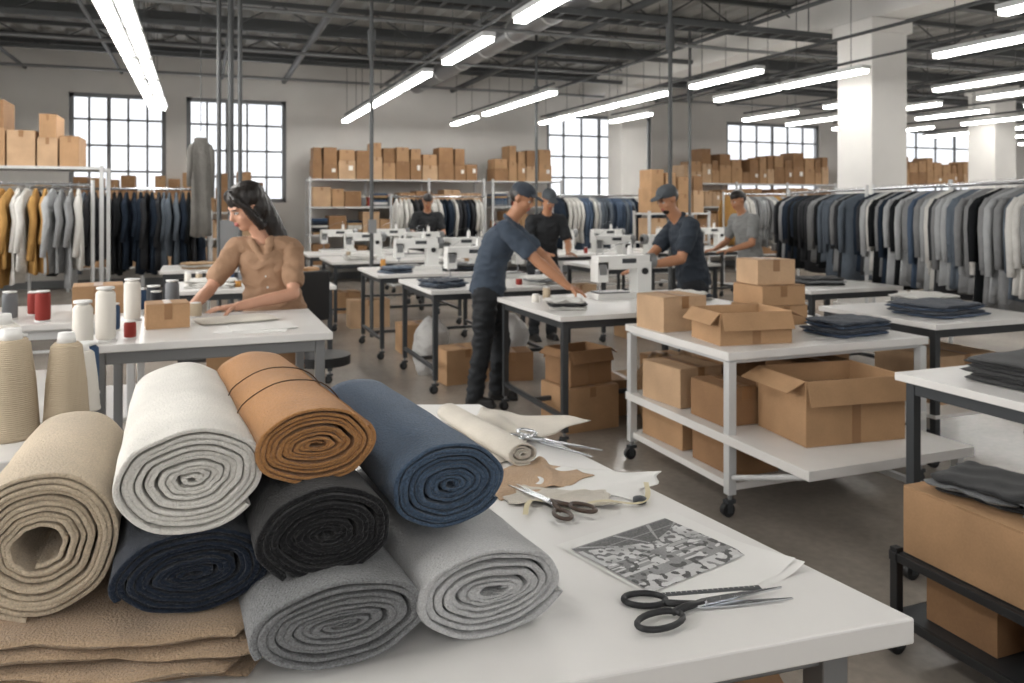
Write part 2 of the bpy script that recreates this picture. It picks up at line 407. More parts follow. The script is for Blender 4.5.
# ---------------------------------------------------------------- fabric rolls
def fabric_roll(name, X, Z, zc, w, h, L, ang, m, turns=9, r0=.12, flat=.3, taper=.1, seed=0, wob=.06, end=-60, tel=.0028, rough=.006, bands=None, gap=.494, bandmat=None):
    rnd = random.Random(seed); ph = [rnd.uniform(0, 6.3) for _ in range(16)]
    NS = 60; N = int(NS*turns); pitch = (1-r0)/turns
    ys = [0, .0015, .005, .015] + [L*k/18 for k in range(1, 19)]
    def pt(phi, f, r, y):
        a = phi
        wv = 1+wob*(.22+(1-f))*(math.sin(2*a+ph[0])+.6*math.sin(3*a+ph[1])+.35*math.sin(5*a+ph[2])) + .02*math.sin(9*a+ph[8])*(1-f)+.01*math.sin(7*a+ph[9])
        t = 1-taper*y/L
        rr = r*wv*t*(1+rough*math.sin(y*16+a*2+ph[3])*f+rough*.7*math.sin(y*37-a*3+ph[4])*f)
        # soft dents and creases running along the roll
        rr *= 1+.018*f*mnoise.noise(Vector((math.cos(a)*2.2+seed, math.sin(a)*2.2, y*9)))+.005*mnoise.noise(Vector((math.cos(a)*r*14+seed, math.sin(a)*r*14, y*30)))
        fz = 1-flat*(1-f)
        zz = h/2*rr*math.sin(a)*fz
        return (w/2*rr*math.cos(a), zz)
    vo = []; vi = []
    for j, y in enumerate(ys):
        row_o = []; row_i = []
        th = gap*(.68 if j == 0 else (.88 if j == 1 else (.97 if j == 2 else 1)))
        for i in range(N+1):
            f = i/N; phi = math.radians(end)+2*math.pi*turns*(f-1)
            r = r0+(1-r0)*f
            r += pitch*.22*(math.sin(f*turns*2.3+ph[10])+.6*math.sin(f*turns*4.1+ph[11]))*min(1, 3*(1-f))
            yo = tel*(math.sin(f*turns*1.9+ph[5])+.7*math.sin(f*turns*5.3+ph[6])+.5*math.sin(phi*2+ph[7])+.3*math.sin(phi*5.37+ph[12])+.6*mnoise.noise(Vector((phi*3, seed, 0)))) if j < 4 else 0
            p = pt(phi, f, r+pitch*th, y); q = pt(phi, f, r-pitch*th, y)
            row_o.append((p[0], y+yo, p[1])); row_i.append((q[0], y+yo, q[1]))
        vo.append(row_o); vi.append(row_i)
    b = MB(); J = len(ys); W = N+1
    vs = [p for r_ in vo for p in r_]+[p for r_ in vi for p in r_]; off = J*W; fs = []
    for j in range(J-1):
        for i in range(N):
            a = j*W+i
            fs.append((a, a+1, a+W+1, a+W)); fs.append((off+a, off+a+W, off+a+W+1, off+a+1))
        for i in (0, N):
            a = j*W+i; fs.append((a, a+W, off+a+W, off+a) if i else (a, off+a, off+a+W, a+W))
    for i in range(N):
        fs.append((i, off+i, off+i+1, i+1)); a = (J-1)*W+i; fs.append((a, a+1, off+a+1, off+a))
    b.add(vs, fs, m, True)
    for yb in (bands or []):
        pts = []
        for k in range(40):
            a = 2*math.pi*k/40; p = pt(a, 1, 1+pitch*.5, yb); pts.append((p[0]*1.004, yb+.01*math.sin(a*1+1), p[1]*1.004))
        b.tube(pts, .0013, bandmat or M_blk, n=6, closed=True)
    x, y = C(X, Z); rz = math.radians(ang)-TH
    return b.build(name, (x, y, zc), rz)

TT = .85
F_beige = fabric('linen_beige', '#c6b69f', fine=.16); F_white = fabric('wool_offwhite', '#dedbd4', fine=.08); F_tan = fabric('wool_camel', '#ab7c4e', fine=.2)
F_blue = fabric('denim_blue', '#445569', fine=.4); F_black = fabric('wool_black', '#19191b'); F_navy = fabric('wool_navy', '#1b2432', fine=.35)
F_grey = fabric('wool_grey', '#7c7d7e', fine=.32); F_lgrey = fabric('felt_lightgrey', '#bababa', fine=.14); F_sand = fabric('cotton_sand', '#a48c72', fine=.16)
F_cream = fabric('cotton_cream', '#cfc8bc', fine=.06)
fabric_roll('fabric_roll', -.714, 1.209, 1.033, .215, .226, .42, 22, F_beige, turns=10, r0=.3, flat=.1, seed=1, end=-100, wob=.03, taper=.05)
fabric_roll('fabric_roll', -.488, 1.223, 1.131, .218, .160, .60, 24, F_white, turns=10, r0=.08, flat=.35, seed=2, end=-40, taper=.1)
fabric_roll('fabric_roll', -.318, 1.300, 1.160, .192, .130, .60, 27, F_tan, turns=10, r0=.1, flat=.45, seed=3, end=20, taper=.1, bands=[.2, .34], bandmat=mat('brown_cord','#4a3423',rough=.8))
fabric_roll('fabric_roll', -.104, 1.360, 1.075, .2, .146, .60, 26, F_blue, turns=10, r0=.1, flat=.2, seed=4, end=-30, taper=.1)
fabric_roll('fabric_roll', -.286, 1.250, 1.034, .212, .146, .55, 25, F_black, turns=8, r0=.12, flat=.45, seed=5, end=-130)
fabric_roll('fabric_roll', -.485, 1.223, .986, .226, .130, .55, 24, F_navy, turns=9, r0=.1, flat=.6, seed=6, end=200)
fabric_roll('fabric_roll', -.030, 1.302, .923, .255, .143, .55, 25, F_lgrey, turns=8, r0=.14, flat=.5, seed=7, end=-20, wob=.05)
fabric_roll('fabric_roll', -.254, 1.204, .918, .262, .132, .5, 25, F_grey, turns=9, r0=.1, flat=.6, seed=8, end=-160, wob=.05)
x, y = C(-.69, 1.40); folded_stack('folded_fabric', x, y, TT, .62, .52, 4, .0176, [F_sand], -TH+.05, 3, .0035, .014)

# cutting table (foreground)
b = MB()
poly = [C(-1.05, .83), C(.683, 1.356), C(-.113, 2.814), C(-.95, 2.80)]
b.prism(poly, TT-.045, TT, M_white)
cx = sum(p[0] for p in poly)/4; cy = sum(p[1] for p in poly)/4
inn = [(p[0]+(cx-p[0])*.12, p[1]+(cy-p[1])*.12) for p in poly]
for p in inn:
    b.box((p[0], p[1], (TT-.045)/2), (.055,.055,TT-.045), M_grey); b.box((p[0], p[1], .01), (.09,.09,.02), M_blk)
for i in range(4):
    p, q = inn[i], inn[(i+1) % 4]; L_ = math.hypot(q[0]-p[0], q[1]-p[1]); a = math.atan2(q[1]-p[1], q[0]-p[0])
    b.box(((p[0]+q[0])/2, (p[1]+q[1])/2, TT-.08), (L_, .035, .06), M_grey, rz=a)
    b.box(((p[0]+q[0])/2, (p[1]+q[1])/2, .15), (L_, .03, .03), M_grey, rz=a)
b.build('cutting_table', bevel=.004)
x, y = C(.28, 1.45); cbox('cardboard_box', x, y, 0, .5, .36, .62, -TH, m=M_card2)

# print
def photo_print():
    b = MB(); n = 24; w, d = .31, .35
    N = n+1
    for (ox, oy, oz, rr) in ((.012,-.012,.0004,-.05), (0,0,.0014,0)):
        vs = []
        for i in range(n+1):
            for j in range(n+1):
                u, v = i/n, j/n
                lift = .02*max(0, u-.75)**2*16*max(0, .45-v)*2
                x_, y_ = (u-.5)*w, (v-.5)*d
                vs.append((x_*math.cos(rr)-y_*math.sin(rr)+ox, x_*math.sin(rr)+y_*math.cos(rr)+oy, oz+lift))
        b.add(vs, [(i*N+j, (i+1)*N+j, (i+1)*N+j+1, i*N+j+1) for i in range(n) for j in range(n)], M_paper, True)
    m = bpy.data.materials.new('grayscale_print'); m.use_nodes = True; nt = m.node_tree
    at = nt.nodes.new('ShaderNodeVertexColor'); at.layer_name = 'ink'
    nt.links.new(at.outputs['Color'], nt.nodes['Principled BSDF'].inputs['Base Color']); nt.nodes['Principled BSDF'].inputs['Roughness'].default_value = .4
    gx, gy = 170, 135; W2, D2 = .272, .225; rnd = random.Random(5)
    o0 = len(b.v); vs = [((i/gx-.5)*W2-.008, (j/gy-.5)*D2+.026, .0034) for i in range(gx+1) for j in range(gy+1)]
    b.add(vs, [(i*(gy+1)+j, (i+1)*(gy+1)+j, (i+1)*(gy+1)+j+1, i*(gy+1)+j+1) for i in range(gx) for j in range(gy)], m)
    o = b.build('photo_print')
    ca = o.data.color_attributes.new('ink', 'FLOAT_COLOR', 'POINT')
    def ink(u, v):
        # black and white view of a hall: dark roof with beams, bright back wall, rows of benches and figures
        def nz(a, c, s): return mnoise.noise(Vector((u*a, v*c, s)))
        du, dv = u-.6, v-.6
        roof = dv > .07+.42*abs(du)
        if roof:
            g = .06+.06*abs(nz(20, 20, 1))
            if abs((du/(dv+.02)) % .9-.45) < .05: g = .32
            if ((1/(dv+.05)) % 1.1) < .12: g = .22
        elif dv > -.04:
            g = .48+.25*nz(9, 6, 2)
            if nz(24, 16, 5) > .1: g = .1
        else:
            r = ((1/(abs(dv)+.03)) % 1.6)/1.6
            g = .24+.14*nz(5, 3, 7)
            if r < .35 and nz(7, 3, 3) > -.15: g = .55
            if nz(18, 12, 6) > .16: g = .045
            if nz(9, 14, 11) > .3: g = .62
        return max(.012, min(.7, g+.06*nz(60, 60, 2)+rnd.uniform(-.02,.02)))
    for k, vv in enumerate(o.data.vertices):
        g = .9
        if k >= o0:
            q = k-o0; g = ink((q//(gy+1))/gx, (q % (gy+1))/gy)
        ca.data[k].color = (g, g, g, 1)
    x, y = C(.318, 1.593); o.location = (x, y, TT); o.rotation_euler = (0, 0, math.radians(36)-TH)
    return o
photo_print()
def scissors(X, Z, head, opn, hm, s=1.0, z=TT, hk=1.0):
    b = MB()
    for k in (1, -1):
        M = Matrix.Translation((0,0,.004+(.004 if k > 0 else 0))) @ Matrix.Rotation(math.radians(opn/2)*k, 4, 'Z')
        b.prism([(-.02,-.008*k*1),(.16,-.001*k),(.163,.001*k),(.05,.011*k),(0,.012*k),(-.02,.008*k)][::k], -.0015, .0015, M_chrome, M=M)
        M2 = M @ Matrix.Translation((0,0,.002))
        b.tube([(0,0,0),(-.035*hk,-.005*k,0),(-.06*hk,-.014*k,0)], [.005,.0065,.006], hm, n=8, M=M2)
        a_, b_ = ((.037,.02) if k > 0 else (.031,.019)); a_ *= hk; b_ *= hk
        cxr, cyr = -.055*hk-a_*.9, -.024*k*hk
        pts = [(cxr+a_*math.cos(t)*math.cos(.15*k)-b_*math.sin(t)*math.sin(.15*k), cyr+b_*math.sin(t)+a_*math.cos(t)*math.sin(.15)*k, 0) for t in [2*math.pi*i/22 for i in range(22)]]
        b.tube(pts, .0052, hm, n=8, closed=True, M=M2)
    b.cyl((0,0,.002),(0,0,.013), .006, M_chrome, n=12)
    x, y = C(X, Z); o = b.build('scissors', (x, y, z), math.radians(head)-TH); o.scale = (s, s, s)
scissors(.336, 1.393, 14, 12, M_blk, 1.0, hk=1.2)
scissors(.09, 2.32, -38, 16, M_chrome, 1.15, z=TT+.008)
scissors(.09, 1.85, 128, 10, mat('brown_handle','#4a3a30',rough=.4), .9, z=TT+.008)
b = MB(); b.box((0,0,.0012), (.2,.014,.0016), M_steel)
for k in range(19): b.box((-.09+.01*k, .004, .0022), (.0008,.005,.0004), M_paper)
x, y = C(.355, 1.447); b.build('steel_ruler', (x, y, TT), math.radians(9)-TH)
x, y = C(-.05, 2.45); cloth('cloth_scrap', x, y, TT, .5, .34, F_cream, math.radians(60)-TH, 5, .006)
M_patt = fabric('tan_pattern_cloth', '#b79a7c')
x, y = C(.04, 2.04); cloth('cloth_scrap', x, y, TT+.001, .26, .18, M_patt, .3, 9, .004)
x, y = C(.12, 1.9); cloth('cloth_scrap', x, y, TT+.004, .24, .1, F_cream, -.5, 12, .004)
fabric_roll('fabric_roll', .03, 2.14, TT+.034, .085, .062, .5, 28, F_cream, turns=4, r0=.15, seed=11, flat=.4)
x, y = C(.2, 2.02); cloth('pattern_paper', x, y, TT, .3, .2, M_paper, -.6, 15, .002)
# measuring tape snaking across the scraps
b = MB(); P = []
for k in range(60):
    t = k/59; P.append((.36*t-.18, .05*math.sin(t*7)+.02*math.sin(t*13), .012+.004*math.sin(t*15)))
vs = []; 
for k, p in enumerate(P):
    q = P[min(k+1, 59)]; r = P[max(k-1, 0)]; d = Vector((q[0]-r[0], q[1]-r[1], 0)).normalized(); nrm = Vector((-d.y, d.x, 0))*.006
    vs += [Vector(p)+nrm, Vector(p)-nrm]
M_tapem = mat('measuring_tape', '#cfc4a2', rough=.5)
for k in range(59): b.add([vs[2*k], vs[2*k+1], vs[2*k+3], vs[2*k+2]], [(0,1,2,3)], M_tapem, True)
x, y = C(.19, 1.86); b.build('measuring_tape', (x, y, TT), .1)
x, y = C(.3, 1.88); b = MB(); b.lathe([(.012,0),(.016,.002),(.016,.012),(.006,.016)], M_steel); b.build('tailors_chalk', (x, y, TT))

# ---------------------------------------------------------------- mid ground tables
WT = (-.42, 3.505)
table('cutting_table', WT[0], WT[1], .956, .85, 1.0, wheels=False, leg=M_grey)
table('workbench', -1.9, 2.25, 1.48, 1.2, .93, wheels=False, leg=M_frame, shelf=.35)
table('workbench', -2.7, 4.75, 2.4, .9, .93, wheels=False, leg=M_frame, shelf=.4)
table('sewing_table', 2.1, 4.55, 1.5, 1.15, .85)
table('sewing_table', 1.75, 6.3, 1.3, 1.15, .85)
table('sewing_table', 1.65, 7.9, 1.3, 1.1, .85)
table('sewing_table', 1.5, 9.9, 1.7, 1.1, .85)
table('sewing_table', 1.4, 11.4, 1.7, .9, .85)
table('sewing_table', 4.2, 8.0, 1.6, 1.0, .85)
table('sewing_table', 4.4, 10.2, 1.8, 1.0, .85)
table('sewing_table', 6.3, 10.4, 2.0, 1.0, .85)
table('sewing_table', 4.65, 5.2, 1.0, .9, .85)
table('workbench', 4.0, 3.45, 1.0, .95, .85, shelf=.3)
table('workbench', -.2, 7.0, 1.3, .9, .85)
table('workbench', -.4, 9.2, 1.5, .9, .85)
table('workbench', 2.71, 1.3, 1.1, 1.24, .85)
for (x, y, r) in ((2.98,5.35,0), (2.3,6.95,0), (2.7,7.25,math.pi), (2.2,8.5,0), (2.75,8.6,0), (2.0,10.5,0), (2.8,10.5,0), (1.9,12.0,0), (2.7,12.0,0), (4.6,8.5,0), (5.3,8.5,math.pi), (4.9,10.7,0), (5.7,10.7,0), (7.0,10.9,0), (7.7,10.9,0), (.5,9.75,0)):
    sewing_machine(x, y, .85, r, 1.0 if y < 8 else 1.05)
DK = [fabric('cloth_navy','#27313f'), fabric('cloth_black','#1d1e20'), fabric('cloth_greyblue','#5b6878'), fabric('cloth_grey','#77797b'), fabric('cloth_white','#cfcdc8'), fabric('cloth_tan','#a0835f'), fabric('cloth_denim','#3d4f68', fine=.3)]
for i, (x, y, m, w_, d_) in enumerate(((1.95,6.6,DK[0],.35,.3),(2.85,6.55,DK[4],.3,.3),(1.9,8.15,DK[2],.3,.25),(2.6,8.15,DK[1],.3,.25),(3.3,5.0,DK[4],.35,.3),(2.3,4.9,DK[4],.25,.2),(4.4,8.22,DK[3],.3,.2),(5.4,8.2,DK[4],.3,.2),(5.1,5.6,DK[1],.4,.3),(.1,7.3,DK[4],.4,.3),(.7,7.4,DK[0],.35,.3),(.0,9.5,DK[5],.4,.3),(1.9,10.15,DK[4],.4,.2),(6.7,10.62,DK[6],.4,.2))):
    folded_stack('folded_garments', x, y, .85, w_, d_, 3, .022, [m, random.choice(DK)], random.uniform(-.4,.4), 100+i, .006, .02)
# small pots, spools and trays on the sewing tables
for i, (x, y) in enumerate(((2.25,5.3),(2.4,5.45),(2.2,6.45),(2.6,6.5),(2.95,6.9),(1.85,8.6),(2.4,8.1),(4.95,8.2),(1.75,10.2),(2.4,10.2),(5.2,10.4),(7.35,10.7),(.3,7.2),(.85,7.15))):
    spool(x, y, .85, .03, .06+.03*(i % 3), SP[i % 7])

for a in ((2.5,5.1,.0,.42,.36,.3,.1,0),(2.97,5.35,.0,.4,.32,.26,-.1,0),(2.5,5.12,.305,.36,.3,.24,.2,1),(3.35,5.3,.0,.3,.3,.4,.1,0),
          (2.15,6.75,.0,.4,.3,.3,.1,0),(2.6,6.7,.0,.35,.3,.25,-.2,0),(2.15,8.3,.0,.4,.3,.3,0,0),(.3,7.4,.0,.5,.3,.35,0,0),(4.8,8.3,.0,.4,.3,.35,0,0),
          (1.95,11.7,.0,.4,.3,.3,.1,0),(2.0,10.2,.0,.5,.3,.35,0,0),(5.1,10.5,0,.5,.3,.4,0,0),(.3,9.5,.0,.5,.3,.35,0,0)):
    cbox('cardboard_box', *a[:7], opened=bool(a[7]))
M_bag = mat('kraft_bag', '#8d6f50', rough=.35, bump=1, bscale=14, bdist=.05, var=.2)
def bag(x, y, z, r, h, m, seed):
    rnd = random.Random(seed); rings = []
    for k in range(12):
        t = k/11; rr = r*(.85+.3*math.sin(t*2.6))*(1 if t < .78 else 1-.62*(t-.78)/.22)
        rings.append([(rr*(1+.1*math.sin(3*a+k*.7+seed)+rnd.uniform(-.06,.06))*math.cos(a), rr*(1+.1*math.sin(4*a-k*.5))*math.sin(a), z+h*t+.02*math.sin(3*a+seed)*t) for a in [2*math.pi*i/22 for i in range(22)]])
    b = MB(); b.loft(rings, m); b.build('fabric_scrap_bag', (x, y, 0))
bag(3.36, 4.84, .0, .16, .6, M_bag, 1); bag(3.0, 4.85, .0, .14, .5, M_bag, 2)
bag(1.98, 7.15, 0, .14, .5, mat('white_bag','#b9b8b6',rough=.5,bump=.8,bscale=14,bdist=.04), 3); bag(2.75, 7.1, 0, .14, .5, MATS['white_bag'], 4)
bag(5.1, 5.65, 0, .2, .5, MATS['white_bag'], 5)

# ---------------------------------------------------------------- packing cart
CX, CY = 2.43, 3.29
b = MB(); w_, d_ = 1.33, 1.03
b.box((w_/2, d_/2, .80), (w_, d_, .04), M_white); b.box((w_/2, d_/2, .775), (w_-.04, d_-.04, .03), M_frame)
DX, DY0 = .98, -.56
b.box((DX/2, (DY0+d_)/2, .385), (DX, d_-DY0, .045), M_white)
b.box((w_-.19, d_/2, .385), (.34, d_, .045), M_white)
b.box((w_/2-.1, d_/2, .15), (w_-.25, d_-.02, .035), M_white)
for px_ in (.03, w_-.03):
    for py in (.03, d_-.03):
        b.box((px_, py, .44), (.045,.045,.66), M_frame); castor(b, px_, py)
b.box((w_*.5, d_-.03, .44), (.045,.045,.66), M_frame)
for px_ in (DX-.05,):
    b.box((px_, DY0+.05, .24), (.04,.04,.26), M_frame); castor(b, px_, DY0+.05); b.box((px_, DY0/2+.05, .15), (.03, -DY0, .03), M_frame)
for px_ in (.03, DX-.05): b.cyl((px_, 0, .2), (px_, DY0+.06, .36), .014, M_frame, n=8)
b.build('packing_cart', (CX, CY, 0), bevel=.004)
def onc(px_, py, z, w, d, h, rz=0, **k): return cbox('cardboard_box', CX+px_, CY+py, z, w, d, h, rz, **k)
onc(.18,.80,.82,.30,.28,.2,.05, m=M_card3)
onc(.30,.30,.82,.42,.32,.17,-.12, opened=True, m=M_card)
onc(.86,.76,.82,.34,.3,.12,.1); onc(.86,.76,.943,.32,.28,.12,0,m=M_card); onc(.85,.78,1.066,.26,.24,.15,-.1,m=M_card3)
onc(.52,.8,.82,.27,.25,.1,.2)
x, y = CX+1.0, CY+.27; folded_stack('folded_jeans', x, y, .82, .42, .3, 4, .022, [DK[6], DK[0]], .1, 44, .004, .012)
onc(.2,.28,.41,.26,.3,.2,0); onc(.2,.72,.41,.3,.35,.22,.1); onc(.58,.75,.41,.3,.3,.25,0)
onc(.52,-.12,.4085,.56,.4,.31,-.1, opened=True, m=M_card)
onc(.78,.32,.4085,.34,.32,.28,0,m=M_card2); onc(1.12,.72,.41,.3,.4,.3,0,m=M_card2)
onc(.22,.25,.17,.28,.36,.17,0); onc(.22,.75,.17,.28,.4,.17,.05); onc(.62,.3,.17,.32,.36,.16,0); onc(.65,.78,.17,.34,.28,.17,0,m=M_card2)

# right workbench contents and trolley
folded_stack('folded_fabric', 3.15, 2.12, .85, .6, .5, 6, .016, [DK[1]], .05, 50, .003, .016)
folded_stack('folded_fabric', 3.45, 1.6, .85, .5, .4, 3, .018, [DK[3]], 0, 51, .003, .012)
b = MB(); w_, d_ = .44, 1.15; tx, ty = 2.24, .98
for px_ in (.02, w_-.02):
    for py in (.02, d_/2, d_-.02): b.box((px_, py, .23), (.03,.03,.26), M_blk)
    for z in (.12, .33): b.box((px_, d_/2, z), (.03, d_, .03), M_blk)
for z in (.12, .33):
    for py in (.02, d_-.02): b.box((w_/2, py, z), (w_, .03, .03), M_blk)
    b.box((w_/2, d_/2, z+.012), (w_-.03, d_-.03, .008), M_steel)
for px_ in (.02, w_-.02):
    for py in (.03, d_-.03): castor(b, px_, py)
b.build('box_trolley', (tx, ty, 0), bevel=.003)
cbox('cardboard_box', tx+.22, ty+.74, .35, .38, .74, .23, 0, m=M_card, opened=False)
cbox('cardboard_box', tx+.2, ty+.45, .138, .26, .5, .17, 0, m=M_card3, label=True)
cbox('cardboard_box', tx+.2, ty+.92, .138, .26, .26, .17, 0, m=M_card2)
folded_stack('folded_jeans', tx+.22, ty+.92, .585, .3, .3, 3, .02, [DK[1], DK[3]], .2, 52, .005, .02)
folded_stack('folded_jeans', tx+.24, ty+.56, .585, .3, .34, 4, .018, [DK[3], DK[1], DK[3]], -.1, 53, .005, .02)
folded_stack('folded_jeans', 4.4, 3.8, .85, .5, .4, 4, .02, [DK[6], DK[0]], .1, 54, .005, .02)
folded_stack('folded_fabric', 4.75, 4.2, .85, .4, .3, 3, .025, [DK[4], DK[3]], .1, 55, .005, .02)
cbox('cardboard_box', 4.5, 3.9, .31, .5, .5, .3, 0); cbox('cardboard_box', 4.88, 5.95, .85, .3, .2, .14, 0)

# ---------------------------------------------------------------- left tables clutter
z = .93
for (X, Z, r, h, m) in ((-1.34,2.14,.07,.29,SP[1]),(-1.225,2.2,.06,.27,SP[1]),(-1.5,2.35,.075,.3,SP[0]),(-1.3,2.42,.05,.2,SP[0])):
    x, y = C(X, Z); spool(x, y, z, r, h, m, True, 'thread_cone')
for (X, Z, r, h, m) in ((-1.40,2.62,.046,.17,SP[2]),(-1.66,2.62,.045,.14,SP[4]),(-1.62,3.02,.038,.26,SP[0]),(-1.8,2.9,.045,.15,SP[1]),(-1.9,3.0,.04,.18,SP[3]),(-1.52,2.82,.03,.1,SP[3]),(-1.75,2.75,.03,.12,SP[6]),(-1.72,3.1,.03,.12,SP[5])):
    x, y = C(X, Z); spool(x, y, z, r, h, m)
for i in range(26):
    x = -2.4+.09*i; y = 4.88+.16*(i % 3)+random.uniform(-.02,.02)
    if -.72 < x < -.38 : continue
    m = [SP[3],SP[0],SP[2],SP[3],SP[1],SP[2],SP[6],SP[4],SP[3]][i % 9]
    spool(x, y, z, .04, random.uniform(.12,.2), m)
cbox('cardboard_box', -.14, 3.95, 1.0, .18, .16, .11, .1, m=M_card); cbox('cardboard_box', -.55, 5.2, z, .26, .25, .16, .1)
cbox('cardboard_box', -1.3, 5.48, z, .3, .2, .22, 0); cbox('cardboard_box', -1.75, 5.5, z, .3, .2, .16, 0)
spool(-.355, 3.60, 1.0, .04, .22, SP[0]); spool(-.36, 3.9, 1.0, .035, .12, SP[2]); spool(-.3, 4.2, 1.0, .04, .2, SP[0]); spool(-.12, 4.22, 1.0, .03, .08, SP[3]); spool(-.02, 4.24, 1.0, .03, .07, SP[1])
spool(-.27, 3.66, 1.0, .025, .07, SP[3]); spool(-.2, 4.28, 1.0, .03, .13, SP[6])
b = MB(); soft_slab(b, (0,0,.006), .36, .24, .01, F_cream, 0, 4, .001); b.build('fabric_piece', (.16, 4.04, 1.0), .2)
b = MB(); b.box((0,0,.002), (.3,.21,.003), M_paper); b.box((.03,.04,.005), (.28,.2,.003), M_paper, rz=.3); b.build('paper_sheets', (.22, 3.72, 1.0), -.2)
folded_stack('folded_fabric', -1.75, 2.55, z, .26, .3, 3, .03, [DK[5], DK[4]], 0, 60)
b = MB()
for i in range(12): spool(-.1+.09*(i % 6), 7.6+.1*(i//6), .85, .03, .1, random.choice(SP), b=b)
b.build('thread_spool_group')
cbox('cardboard_box', .9, 7.6, .85, .25, .2, .12, 0); cbox('cardboard_box', .9, 9.8, .85, .2, .3, .2, 0)

# task chair
b = MB()
b.cyl((0,0,.5), (0,0,.56), .19, M_blk, n=24); b.cyl((0,0,.12), (0,0,.5), .025, M_chrome)
for k in range(5):
    a = 2*math.pi*k/5; b.cyl((0,0,.12), (.27*math.cos(a),.27*math.sin(a),.07), .018, M_blk); b.cyl((.27*math.cos(a)-.015,.27*math.sin(a),.03), (.27*math.cos(a)+.015,.27*math.sin(a),.03), .03, M_blk)
b.box((0,.19,.72), (.04,.02,.36), M_blk); b.box((0,.17,.93), (.36,.05,.34), M_blk)
b.build('task_chair', (.75, 5.4, 0), .5, bevel=.02, seg=3)

# ---------------------------------------------------------------- clothes racks
def garment(b, x, y, zr, ang, L, W, m, seed):
    rnd = random.Random(seed); M = Matrix.Translation((x, y, zr)) @ Matrix.Rotation(ang+rnd.uniform(-.14,.14), 4, 'Z')
    b.tube([(0,0,.0),(.015,0,.02),(.0,0,.035),(-.015,0,.02),(0,0,-.02),(0,0,-.06)], .002, M_chrome, n=4, M=M)
    prof = [(-.04,.045,.012),(-.055,.075,.017),(-.09,W*.62,.02),(-.13,W*.92,.022),(-.3,W*.9,.026),(-.55*L,W*.88,.03),(-.8*L,W*.93,.034),(-L,W*.98,.04)]
    ph = rnd.uniform(0, 6.3); n = 20; rings = []
    for z_, w_, t_ in prof:
        k = min(1, -z_*1.6)
        rings.append([(w_*math.cos(a), (t_+.018*k*math.sin(a*5+ph+z_*2)+.010*k*math.sin(a*3+ph*2))*math.sin(a)+.016*k*math.sin(w_*math.cos(a)*24+ph+z_*1.5), z_+.015*math.sin(a*2+ph)*k) for a in [2*math.pi*i/n for i in range(n)]])
    b.loft(rings, m, True, True, M)
    for s_ in (-1, 1):
        sl = rnd.uniform(.45,.62)
        b.tube([(s_*W*.80,0,-.125),(s_*W*.97,.008,-.2),(s_*W*1.02,.014*s_,-.35),(s_*W*1.0,.02,-.12-sl)], [.022,.034,.034,.028], m, n=8, M=M)
def shade(name, col): return mat(name, col, rough=.9, var=.12, vscale=5, bump=.7, bscale=22, bdist=.02, spec=.15)
GC = [shade('shirt_black','#1c1e20'),shade('shirt_navy','#242d39'),shade('shirt_grey','#7f8081'),shade('shirt_lightgrey','#a0a2a3'),shade('shirt_white','#c8c6c1'),shade('shirt_blue','#4d5b6e'),shade('shirt_charcoal','#38393c'),shade('shirt_slate','#5c646d'),shade('shirt_mustard','#ad8650'),shade('shirt_tan','#94795c')]
def rack(x0, y0, x1, y1, zr, pal, L=1.0, W=.24, sp=.065, seed=0, mframe=M_frame, order=None):
    rnd = random.Random(seed); b = MB(); d = Vector((x1-x0, y1-y0)); D = d.length; d.normalize(); a = math.atan2(d.y, d.x); nrm = Vector((-d.y, d.x))
    b.cyl((x0,y0,zr), (x1,y1,zr), .016, M_chrome)
    for t in ([0, D] if D < 3 else [0, D/2, D]):
        p = Vector((x0,y0))+d*t
        b.cyl((p.x,p.y,.1), (p.x,p.y,zr+.05), .018, mframe)
        q, r = p+nrm*.28, p-nrm*.28
        b.cyl((q.x,q.y,.11), (r.x,r.y,.11), .018, mframe)
        for s_ in (q, r): castor(b, s_.x, s_.y)
    b.cyl((x0,y0,.11),(x1,y1,.11), .014, mframe)
    t = .1; cur = rnd.choice(pal); k = 0
    while t < D-.08:
        if rnd.random() < .6: cur = rnd.choice(pal)
        c_ = cur if order is None else order[min(len(order)-1, int(t/D*len(order)))]
        p = Vector((x0,y0))+d*t
        garment(b, p.x, p.y, zr+.0, a+math.pi/2, L*rnd.uniform(.82,1.06), W*rnd.uniform(.88,1.08), GC[c_], seed*1000+k)
        t += sp*rnd.uniform(.85,1.3); k += 1
    return b.build('clothes_rack')
rack(5.42, 3.6, 6.75, 6.6, 1.72, [0], .95, seed=12, order=[3,2,4,7,2,3,2,0,4,2,3,7,3,2,6,4,3,2,5,2,3,0,2,3,1,2,0,4,3,6,1,0])
rack(6.85, 6.8, 8.0, 9.4, 1.72, [0,1,6,0,1,7,6,2], .98, seed=2)
rack(5.8, 12.9, 8.2, 12.9, 1.72, [0,1,7,3,5,4], seed=3)
rack(8.9, 12.2, 10.6, 12.2, 1.75, [4,4,3,8,2], seed=4)
rack(-3.9, 8.97, -1.0, 8.97, 1.75, [4,8], L=.95, seed=5, order=[4,9,4,8,4,2,4,3,8,8,4,8,4,3,4,8,4,8,3,2,4])
rack(-1.9, 11.0, .1, 11.0, 1.75, [0,1,6,0,7,1,6,2], seed=26)
rack(10.5, 9.5, 14, 9.5, 1.72, [0,1,3,6,2], seed=8)
rack(3.2, 14.2, 5.0, 14.2, 1.7, [0,1,6,4], seed=9)
b = MB(); garment(b, 0, 0, 0, .2, 1.15, .12, shade('coat_grey','#6d6b67'), 9); b.cyl((0,0,.03),(0,0,1.9), .005, M_beam, n=5); x, y = C(-3.5, 9.0); b.build('hanging_coat', (x, y, 2.35))

